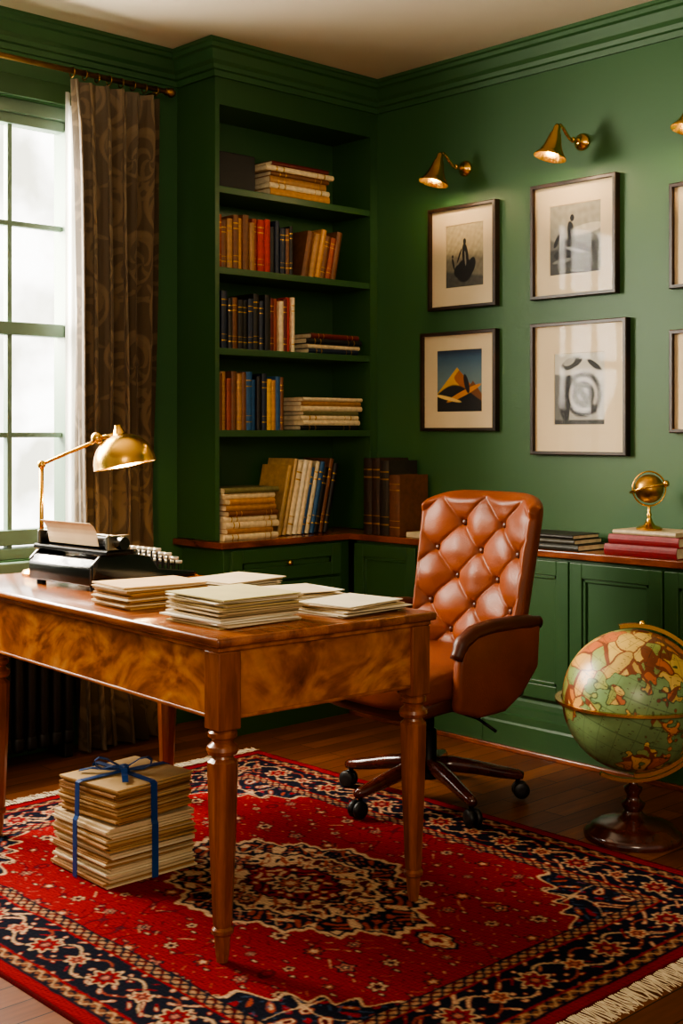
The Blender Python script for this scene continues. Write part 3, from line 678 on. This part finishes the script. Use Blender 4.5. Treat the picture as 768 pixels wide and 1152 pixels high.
def leg(x,y):
    bm=bmesh.new(); addbox(bm,-.031,.031,-.031,.031,.545+dz,.7255+dz,bev=.003)
    prof=[(.026,.545),(.034,.538),(.034,.528),(.026,.522),(.024,.516),(.036,.506),(.038,.497),(.034,.488),(.024,.484),(.026,.478),(.034,.470),(.034,.455),(.030,.30),(.0215,.095),(.020,.09),(.0255,.084),(.0255,.076),(.019,.070),(.016,.03),(.012,.0076)]
    rings=[]
    for i,(r,z) in enumerate(prof):
        sg=24
        ring=[]
        for j in range(sg):
            a=2*pi*(j+.5)/sg
            rr=r
            if 10<=i<=13 or i>=17:
                aa=((a+pi/8)%(pi/4))-pi/8; rr=r/math.cos(aa)*.98
            ring.append(bm.verts.new((rr*math.cos(a),rr*math.sin(a),z+dz)))
        rings.append(ring)
    for i in range(len(rings)-1):
        for j in range(24):
            k=(j+1)%24; bm.faces.new((rings[i][j],rings[i][k],rings[i+1][k],rings[i+1][j]))
    bm.faces.new(rings[-1]); bm.faces.new(rings[0])
    return bmobj('leg',bm,DESKL,dk,True,loc=(x,y,0),ang=.35)
for x,y in ((0,0),(LX,0),(0,LY),(LX,LY)): leg(x,y)

# ---------------------------------------------------------------- paper stacks
def sheetmesh(w,d,t,mat,seed,fold=False):
    r=random.Random(seed); bm=bmesh.new()
    nx,ny=8,8; top=[];bot=[]
    ph=r.uniform(0,6); am=r.uniform(.0004,.0016)
    for i in range(nx+1):
        for j in range(ny+1):
            x=-w/2+w*i/nx; y=-d/2+d*j/ny
            cu=am*(abs(2*i/nx-1)**3)*math.sin(ph+3*j/ny)*.5
            top.append(bm.verts.new((x,y,t+cu))); bot.append(bm.verts.new((x,y,0+max(cu,0)*.6)))
    g=lambda L,i,j:L[i*(ny+1)+j]
    for i in range(nx):
        for j in range(ny):
            bm.faces.new((g(top,i,j),g(top,i+1,j),g(top,i+1,j+1),g(top,i,j+1))); bm.faces.new((g(bot,i,j),g(bot,i,j+1),g(bot,i+1,j+1),g(bot,i+1,j)))
    for i in range(nx):
        bm.faces.new((g(top,i,0),g(bot,i,0),g(bot,i+1,0),g(top,i+1,0))); bm.faces.new((g(top,i,ny),g(top,i+1,ny),g(bot,i+1,ny),g(bot,i,ny)))
    for j in range(ny):
        bm.faces.new((g(top,0,j),g(top,0,j+1),g(bot,0,j+1),g(bot,0,j))); bm.faces.new((g(top,nx,j),g(bot,nx,j),g(bot,nx,j+1),g(top,nx,j+1)))
    return bm
KR=[(196,154,98),(178,136,82),(210,174,120),(160,116,66)]
WH=[(222,208,176),(234,224,198),(196,172,130),(216,196,160)]
def papercol(c): return pbr('paper_%02x%02x%02x'%tuple(c),c,.75,var=.07,vs=12)
def stack(cx,cy,z,w,d,H,pal,group,lab,rz=0,name='folder',parent=None,seed=1,tr=(.002,.0045),topcol=None,jit=.009,rj=.06,gap=.0012):
    r=random.Random(seed); h=0; k=0
    while h<H:
        t=r.uniform(*tr); c=pal[r.randrange(len(pal))]
        last=h+t>=H
        if last and topcol: c=topcol
        o=bmobj(name,sheetmesh(w*r.uniform(.92,1.02),d*r.uniform(.92,1.02),t,papercol(c),seed*100+k),papercol(c),parent,False)
        o.location=(cx+r.uniform(-jit,jit),cy+r.uniform(-jit,jit),z+h+.0003); o.rotation_euler=(0,0,rz+r.uniform(-rj,rj))
        if parent is None: tag(o,lab,name.replace('_',' '),group)
        h+=t+gap; k+=1
    return z+h
DZ=.7603
stack(-2.88,1.995,DZ,.19,.25,.060,KR+[(226,204,164)],'kraft folders on the desk','tan kraft paper folder stacked on the desk',-.06,seed=2)
stack(-2.49,1.975,DZ,.24,.25,.068,WH+[(190,166,112)],'paper files piled at the desk edge','cream paper file in a pile at the desk corner',-.04,seed=3,topcol=(200,188,128),name='paper_file',jit=.012,rj=.09,gap=.0016)
stack(-2.41,2.30,DZ,.19,.23,.026,WH,'papers by the desk end','white paper stack near the end of the desk',.1,seed=4,topcol=(214,202,172),name='paper_file',tr=(.0015,.003),jit=.014,rj=.13)
stack(-2.66,2.31,DZ,.20,.25,.032,WH,'loose papers on the desk','loose white paper lying on the desk',-.2,seed=5,name='paper_file',tr=(.0015,.003),jit=.018,rj=.16)
stack(-2.93,2.32,DZ,.20,.24,.040,WH,'loose papers on the desk','loose white paper lying on the desk',.15,seed=6,name='paper_file',tr=(.0015,.003),jit=.018,rj=.12)
# ---------------------------------------------------------------- bundle below desk
bd=thing('paper_bundle','two stacks of kraft papers tied with blue ribbon on the rug','paper bundle',(-3.035,2.015,RZ),rz=0)
h=stack(0,0,.0,.288,.295,.152,[(210,186,146),(180,142,92),(224,208,172),(160,116,70),(218,196,156)],None,None,name='folder',parent=bd,seed=11,tr=(.003,.007),rj=.03,jit=.005)
h2=stack(.006,.004,h+.005,.268,.27,.095,[(166,122,74),(184,142,90),(146,104,60),(196,162,112)],None,None,rz=.09,name='folder',parent=bd,seed=12,tr=(.003,.006),topcol=(200,164,110),rj=.03,jit=.005)
RIB=pbr('blue_ribbon',(18,62,124),.35,var=.15,vs=10)
def strip(name,pts,w,side,mat,parent,th=.0008):
    v=[];f=[]; sd=Vector(side)*w/2
    P=[Vector(p) for p in pts]
    for i,p in enumerate(P):
        t=(P[min(i+1,len(P)-1)]-P[max(i-1,0)]).normalized(); n=t.cross(sd.normalized()); n.normalize(); n*=th
        v+=[p-sd+n,p+sd+n,p+sd-n,p-sd-n]
    for i in range(len(P)-1):
        for a_ in range(4): b_=(a_+1)%4; f.append((i*4+a_,i*4+b_,i*4+4+b_,i*4+4+a_))
    f.append((0,1,2,3)); f.append(tuple(4*(len(P)-1)+q for q in (3,2,1,0)))
    return mesh(name,v,f,mat,parent)
T=h2+.003; e=.154
strip('ribbon',[(-e,0,.001),(-e,0,h),(-e+.006,0,h+.01),(-e+.008,0,T-.003),(-e+.016,0,T),(0,0,T+.001),(e-.016,0,T),(e-.006,0,T-.004),(e-.004,0,h),(e,0,h-.01),(e,0,.001)],.02,(0,1,0),RIB,bd,.001)
strip('ribbon',[(0,-e-.004,.001),(0,-e-.004,h),(0,-e+.002,h+.01),(0,-e+.004,T-.003),(0,-e+.014,T),(0,0,T+.002),(0,e-.014,T),(0,e-.004,T-.004),(0,e+.002,h),(0,e+.004,.001)],.02,(1,0,0),RIB,bd,.001)
def bowpiece(name,ang,pts2,w):
    c,s=math.cos(ang),math.sin(ang)
    P=[(x*c,x*s,T+.006+z) for x,z in pts2]
    return strip(name,P,w,(-s,c,0),RIB,bd,.001)
loop=[(.0,.002),(.02,.014),(.045,.030),(.068,.036),(.080,.028),(.078,.014),(.060,.004),(.035,.001),(.0,.001)]
for a_ in (.75,.75+pi+.25): bowpiece('bow_loop',a_,loop,.018)
for a_ in (-.55,-2.3): bowpiece('ribbon_tail',a_,[(0,.002),(.03,.009),(.06,.001),(.09,.004),(.125,-.003)],.017)
lathe('knot',[(.0001,-.006),(.012,-.004),(.015,.004),(.012,.012),(.0001,.014)],RIB,bd,14,loc=(0,0,T+.006))

# ================================================================= TYPEWRITER
tw=thing('typewriter','vintage black typewriter with round keys and inserted paper','typewriter',(-3.375,2.185,.7602),rz=math.radians(3))
tw.scale=(1.08,1.08,1.12)
w=.15
prism('body',[(-.17,.012),(-.17,.06),(-.15,.082),(-.02,.082),(.035,.070),(.06,.040),(.19,.026),(.20,.018),(.20,.012)],'x',-w,w,BLACK,tw,bev=.006,seg=3,smooth=True)
for sx in (-1,1):
    prism('side_panel',[(-.165,.02),(-.165,.07),(-.14,.092),(-.03,.092),(.03,.080),(.06,.045),(.195,.028),(.205,.018)],'x',sx*w-.007,sx*w+.007,BLACK,tw,bev=.004,seg=3,smooth=True)
for x in (-.13,.13):
    for y in (-.14,.17): lathe('foot',[(.014,0),(.014,.008),(.010,.013)],PLASTIC,tw,16,loc=(x,y,0))
NICK=pbr('worn_nickel',(130,126,116),.3,1,var=.2)
for i in range(17):
    a_=(-.95+1.9*i/16)
    tube('type_bar',[(.075*math.sin(a_),.05-.085*math.cos(a_)*.9,.082),(.045*math.sin(a_),.04-.05*math.cos(a_)*.8,.094),(.02*math.sin(a_),.03,.086)],.0018,NICK,tw,6)
boxes('carriage',[(-.18,.18,-.135,-.045,.092,.106)],STEEL,tw,bev=.004)
def cyl(name,x0,x1,y,z,r,mat,parent,seg=28):
    return lathe(name,[(r,x0),(r,x1)],mat,parent,seg,loc=(0,y,z),rot=(0,pi/2,0))
cyl('platen_roller',-.165,.165,-.09,.124,.020,PLASTIC,tw)
cyl('paper_bail',-.155,.155,-.112,.143,.0035,NICK,tw,12)
for s in (-1,1): 
    a_,b_=(.172,.198) if s>0 else (-.198,-.172)
    cyl('platen_knob',a_,b_,-.09,.124,.017,BLACK,tw,20)
    boxes('carriage_end',[(s*.166-.006,s*.166+.006,-.128,-.052,.10,.145)],NICK,tw,bev=.004)
tube('return_lever',[(-.175,-.06,.128),(-.19,-.03,.14),(-.20,.02,.138)],.004,NICK,tw)
for x in (-.09,.09): lathe('ribbon_spool',[(.03,.078),(.03,.092),(.026,.096),(.008,.097),(.006,.101),(.0001,.101)],BLACK,tw,24,loc=(x,.0,0))
KEYR=pbr('key_ring',(226,220,204),.3,.3); KEYB=pbr('key_face',(40,38,36),.3)
key=None
for rrow in range(4):
    for k in range(11 if rrow<3 else 9):
        x=-.130+.0258*k+(rrow%2)*.008+(.02 if rrow==3 else 0); y=.076+.032*rrow; z=.090-.014*rrow
        if key is None:
            prof=[(.0022,-.042),(.0022,-.002),(.0098,-.001),(.0118,.003),(.0112,.007),(.0080,.0065),(.0001,.006)]
            v=[];f=[];mi=[]
            for (r_,z_) in prof:
                for j in range(16): v.append((r_*math.cos(2*pi*j/16),r_*math.sin(2*pi*j/16),z_))
            for i in range(6):
                for j in range(16): f.append((i*16+j,i*16+(j+1)%16,(i+1)*16+(j+1)%16,(i+1)*16+j)); mi.append(0 if 2<=i<=4 else 1)
            key=mesh('key',v,f,[KEYR,KEYB],tw,True,mi=mi,loc=(x,y,z))
        else:
            o=key.copy(); o.location=(x,y,z); COL.objects.link(o); o.parent=tw
boxes('space_bar',[(-.07,.07,.182,.194,.036,.045)],KEYB,tw,bev=.003)
pts=[(-.01,-.112,.112),(-.01,-.116,.128),(-.01,-.118,.142),(-.01,-.122,.154),(-.01,-.130,.166),(-.01,-.142,.175)]
strip('paper_sheet',pts,.24,(1,0,0),papercol((248,220,178)),tw,.0005)
# ================================================================= DESK LAMP
lp=thing('desk_lamp','brass swing-arm desk lamp with dome shade, lit','desk lamp',(-3.72,2.15,.7602))
lathe('base',[(.062,0),(.064,.006),(.058,.014),(.03,.02),(.012,.026),(.009,.04)],BRASS,lp,40)
tube('pole',[(0,0,.03),(0,0,.355)],.0075,BRASS,lp)
ball('joint',(0,0,.36),.014,BRASS,lp)
sx,sy=.19,.20
tube('arm',[(0,0,.36),(.055,.058,.395),(.105,.11,.425),(.125,.133,.44)],.006,BRASS,lp)
ball('joint',(.125,.133,.447),.020,BRASS,lp)
tube('shade_arm',[(.125,.133,.447),(.15,.158,.452),(.172,.182,.462)],.007,BRASS,lp)
R=.102; pr=[(.0001,.137),(.010,.136),(.013,.124),(.016,.120),(.020,.110)]
for t in np.linspace(1.33,.0,14): pr.append((R*math.cos(t),.008+R*.97*math.sin(t)))
pr+=[(R+.002,.0),(R-.003,.0)]
for t in np.linspace(.0,1.45,14): pr.append(((R-.004)*math.cos(t),.008+(R-.004)*.97*math.sin(t)))
pr+=[(.0001,.1)]
lathe('lamp_shade',pr,BRASS,lp,56,loc=(sx,sy,.356),rot=(.12,-.16,0),ang=1.2)
ball('bulb',(sx,sy,.385),.024,bm_,lp)
plight('lamp_light',(-3.72+sx,2.15+sy,.7602+.355),18,(1,.64,.30),.03)

# ================================================================= CHAIR
ch=thing('office_chair','tufted cognac leather swivel office chair behind the desk','office chair',(-2.87,3.10,RZ),rz=math.radians(-4))
nu,nv=180,190
s_=np.linspace(-1,1,nu); U1=np.sign(s_)*(1-(1-np.abs(s_))**1.5); t_=np.linspace(-1,1,nv); V1=(np.sign(t_)*(1-(1-np.abs(t_))**1.5)+1)/2
V,U=np.meshgrid(V1,U1,indexing='ij')
z0=.46;H=.555
def hwf(v): return .254+.022*v
Xb=U*hwf(V); Zb=z0+H*V-.045*V**3*np.abs(U)**5
ymid=.215-.065*np.abs(U)**3+.18*(Zb-z0)
f_=np.sqrt(np.clip((1-np.abs(U)**8)*(1-np.abs(2*V-1)**14),0,1))
px_=.096; pz_=.092
za=(Zb-z0-.075)
A=(Xb/px_+za/pz_)/2; B=(Xb/px_-za/pz_)/2
ia=A+.5-np.round(A+.5); ib=B+.5-np.round(B+.5)
pil=(np.abs(np.sin(pi*(A+.5)))*np.abs(np.sin(pi*(B+.5))))**.75
pit=np.exp(-((ia)**2+(ib)**2)/.010)
pit2=np.exp(-((ia)**2+(ib)**2)/.05)
cr=np.maximum(np.exp(-(ia/.035)**2),np.exp(-(ib/.035)**2))
mask=S(.97,.84,np.abs(U))*S(.0,.06,V)*S(.99,.92,V)
roll=.022*np.exp(-((np.abs(U)-.93)/.055)**2)+.020*np.exp(-((V-.955)/.035)**2)
wr_=snoise([Xb,Zb],75,10,2)*.0014+snoise([Xb*1.5,Zb],30,8,3)*.0022
front=ymid-f_*(.034+mask*(.016*pil+.010-.014*pit-.010*pit2-.0035*cr)+roll*(1-mask*.6)+wr_*mask)
back=ymid+f_*.045
Pf=np.stack([Xb,front,Zb],-1); Pk=np.stack([Xb,back,Zb],-1)
idf=np.arange(nu*nv).reshape(nv,nu)
verts=list(map(tuple,Pf.reshape(-1,3)))
idk=np.zeros((nv,nu),int); Fc=[]
for i in range(nv):
    for j in range(nu):
        if i in (0,nv-1) or j in (0,nu-1): idk[i,j]=idf[i,j]
        else: idk[i,j]=len(verts); verts.append(tuple(Pk[i,j]))
for i in range(nv-1):
    for j in range(nu-1):
        Fc.append((idf[i,j],idf[i,j+1],idf[i+1,j+1],idf[i+1,j])); Fc.append((idk[i,j],idk[i+1,j],idk[i+1,j+1],idk[i,j+1]))
Fc=[tuple(int(q) for q in a) for a in Fc]
mesh('backrest',verts,Fc,LEATHER,ch,True)
for i in range(-4,5):
    for j in range(0,7):
        if (i+j)%2==0: continue
        x=i*px_; z=z0+.075+j*pz_; v_=(z-z0)/H; u=x/hwf(v_)
        if abs(u)>.84 or v_>.93: continue
        y=.215-.065*abs(u)**3+.18*(z-z0)-.024
        lathe('button',[(.0001,.009),(.006,.008),(.0105,.005),(.0120,0),(.0120,-.010)],LEATHERD,ch,14,loc=(x,y,z),rot=(pi/2,0,0))
def seatfn(q):
    if q.y<-.1: q.z-= (abs(q.y+.1)/.2)**2*.03
    return q
cushion('seat',(0,-.03,.435),(.262,.285,.062),LEATHER,ch,4.5,14,seatfn)
cushion('seat_frame',(0,-.02,.375),(.25,.27,.032),LEATHERD,ch,6,8,seatfn)
poly=[(.215,.60),(.10,.604),(-.04,.60),(-.10,.586),(-.135,.555),(-.15,.50),(-.155,.43),(-.16,.36),(-.06,.33),(.05,.335),(.13,.38),(.205,.46)]
for s in (-1,1):
    a0,a1=(s*.264,s*.306)
    prism('armrest',poly,'x',min(a0,a1),max(a0,a1),LEATHER,ch,bev=.016,seg=4,smooth=True)
    pts=[(s*.286,.22,.602),(s*.286,.12,.609),(s*.286,0,.607),(s*.286,-.08,.596),(s*.286,-.128,.568),(s*.286,-.152,.52)]
    P=[]
    for i in range(len(pts)-1):
        for q in range(4):
            t=q/4; P.append(tuple(np.array(pts[i])*(1-t)+np.array(pts[i+1])*t))
    P.append(pts[-1])
    tube('arm_pad',P,.026,LEATHERD,ch,16,rs=[.025 if 1<i<len(P)-3 else .021 for i in range(len(P))])
boxes('tilt_mechanism',[(-.09,.09,-.12,.12,.30,.345)],STEEL,ch,bev=.01)
lathe('gas_column',[(.02,.34),(.02,.24),(.028,.235),(.028,.12),(.034,.11),(.034,.075)],STEEL,ch,28)
tube('tilt_lever',[(.05,0,.32),(.2,.03,.30),(.27,.04,.27)],.005,STEEL,ch)
for k in range(5):
    a=math.radians(-93+72*k+4); c,sn=math.cos(a),math.sin(a)
    pts=[(c*r_,sn*r_,z_) for r_,z_ in ((.02,.115),(.08,.118),(.16,.105),(.24,.088),(.30,.078),(.318,.074))]
    tube('base_leg',pts,.02,DARKW,ch,12,rs=[.028,.027,.024,.021,.018,.012])
    lathe('caster_stem',[(.008,.0),(.008,.03)],STEEL,ch,12,loc=(c*.30,sn*.30,.048))
    n=Vector((-sn,c,0))
    for s in (-1,1):
        p=Vector((c*.31,sn*.31,.028))+n*s*.013
        wv=lathe('caster_wheel',[(.008,-.009),(.024,-.009),(.0275,-.005),(.0275,.005),(.024,.009),(.008,.009)],PLASTIC,ch,24)
        wv.location=p; wv.rotation_euler=n.to_track_quat('Z','Y').to_euler()

# ================================================================= GLOBE
gx,gy=-2.197,3.284
gb=thing('floor_globe','vintage green and tan globe on a dark turned wood stand','globe',(gx,gy,0))
gr=.213; gz=.415
n,m=360,720
la,lo_=np.meshgrid(np.linspace(-pi/2+.001,pi/2-.001,n),np.linspace(-pi,pi,m,endpoint=False),indexing='ij')
x=np.cos(la)*np.cos(lo_);y=np.cos(la)*np.sin(lo_);z=np.sin(la)
nz=snoise([x,y,z],3.0,8,21)*.50+snoise([x,y,z],7,8,22)*.32+snoise([x,y,z],18,8,23)*.18+snoise([x,y,z],45,8,24)*.08
C=np.zeros(x.shape+(3,))+lin((116,146,98))
C=C*(1+.14*snoise([x,y,z],5,6,30))[...,None]
th_=-.40; fld=nz+.50*np.sin(la+.1)
land=fld>th_
pts=np.random.RandomState(5).normal(size=(170,3)); pts/=np.linalg.norm(pts,axis=1)[:,None]
wx=x+.03*snoise([x,y,z],25,6,40); wy=y+.03*snoise([x,y,z],25,6,41); wz=z+.03*snoise([x,y,z],25,6,42)
best=np.full(x.shape,-9.);sec=best.copy();idx=np.zeros(x.shape,int)
for i,p in enumerate(pts):
    d_=wx*p[0]+wy*p[1]+wz*p[2]; up=d_>best; sec=np.where(up,best,np.maximum(sec,d_)); best=np.where(up,d_,best); idx=np.where(up,i,idx)
pal=np.array([lin(c) for c in ((214,164,84),(198,128,68),(214,182,104),(148,158,90),(190,108,64),(204,172,94),(132,152,92),(190,160,90))])
LC=pal[idx%8]; C=np.where(land[...,None],LC,C)
C=np.where((np.abs(fld-th_)<.022)[...,None],lin((74,88,52)),C)
C=np.where((land&((best-sec)<.004))[...,None],lin((124,68,44)),C)
dash=(snoise([x,y,z*6],60,8,50)>1.5); C=np.where(dash[...,None],lin((80,64,42)),C)
gl1=np.abs(((np.degrees(lo_)+7.5)%15)-7.5)*np.cos(la)<.30; gl2=np.abs(((np.degrees(la)+7.5)%15)-7.5)<.30
C=np.where((gl1|gl2)[...,None],C*.62,C)
P=np.stack([x,y,z],-1)*gr
gs=colgrid('globe_sphere',P,np.clip(C,0,1),attrmat('globe_map',.38,.2,0,30,coatr=.2),gb,True,True)
gs.location=(0,0,gz); gs.rotation_euler=(math.radians(-14),math.radians(16),math.radians(-20))
def ringband(name,r0,r1,z0_,z1_,mat,par,a0=0,a1=2*pi,n=96,T=None):
    v=[];f=[]; full=abs(a1-a0-2*pi)<1e-6; cnt=n if full else n+1
    for i in range(cnt):
        a=a0+(a1-a0)*i/n
        for r_,z_ in ((r0,z0_),(r1,z0_),(r1,z1_),(r0,z1_)):
            p=Vector((r_*math.cos(a),r_*math.sin(a),z_)); v.append(T@p if T else p)
    for i in range(n):
        k=(i+1)%cnt
        for a_ in range(4): b_=(a_+1)%4; f.append((i*4+a_,i*4+b_,k*4+b_,k*4+a_))
    if not full: f.append((0,1,2,3)); f.append(tuple(4*(cnt-1)+q for q in (3,2,1,0)))
    o=mesh(name,v,f,mat,par); 
    bm=bmesh.new(); bm.from_mesh(o.data); bmesh.ops.recalc_face_normals(bm,faces=bm.faces); bm.to_mesh(o.data); bm.free(); return o
ringband('horizon_ring',.217,.234,-.004,.004,BRASS,gb,T=Matrix.Translation((0,0,gz)))
Rm=Matrix.Translation((0,0,gz))@Matrix.Rotation(math.radians(46.7),4,'Z')@Matrix.Rotation(math.radians(-8),4,'Y')@Matrix.Rotation(pi/2,4,'X')
ringband('meridian_arc',.221,.233,-.011,.011,BRASS,gb,a0=-pi/2-.12,a1=pi/2+.05,T=Rm)
Rc=Matrix.Translation((0,0,gz))@Matrix.Rotation(math.radians(46.7),4,'Z')@Matrix.Rotation(pi/2,4,'X')
ringband('cradle_arc',.237,.248,-.010,.010,BRASS,gb,a0=pi+1.15,a1=2*pi-.0,T=Rc)
lathe('stand',[(.146,0),(.148,.014),(.140,.024),(.128,.030),(.122,.040),(.10,.048),(.06,.058),(.034,.068),(.026,.082),(.034,.096),(.036,.104),(.022,.114),(.018,.128),(.026,.142),(.028,.152),(.014,.160),(.012,.168)],DARKW,gb,56)
ball('pole_finial',(.02,.02,gz+.232),.010,BRASS,gb)

# ================================================================= LIGHTS / WORLD / CAMERA
w=bpy.data.worlds.new('World'); bpy.context.scene.world=w; w.use_nodes=True
w.node_tree.nodes['Background'].inputs[0].default_value=(1,.84,.64,1); w.node_tree.nodes['Background'].inputs[1].default_value=.42
def area(name,loc,target,sx,sy,power,col):
    l=bpy.data.lights.new(name,'AREA'); l.shape='RECTANGLE'; l.size=sx; l.size_y=sy; l.energy=power; l.color=col
    o=bpy.data.objects.new(name,l); o.location=loc; o.rotation_euler=(Vector(target)-Vector(loc)).to_track_quat('-Z','Z').to_euler(); COL.objects.link(o); return o
area('window_daylight',(-4.85,1.70,2.0),(-2.2,2.3,.9),1.2,1.5,350,(1,.90,.75))
area('room_fill',(1.1,-.6,2.3),(-3.2,3.6,1.3),1.4,1.2,72,(1,.80,.57))  # warm fill lamp added behind the camera to brighten the room
cam=bpy.data.cameras.new('camera'); co=bpy.data.objects.new('camera',cam); COL.objects.link(co)
co.location=(0,0,1.23); co.rotation_euler=(pi/2,0,math.radians(46.7))
cam.sensor_fit='VERTICAL'; cam.sensor_height=36; cam.lens=1430/1152*36; cam.shift_y=-91/1152
bpy.context.scene.camera=co
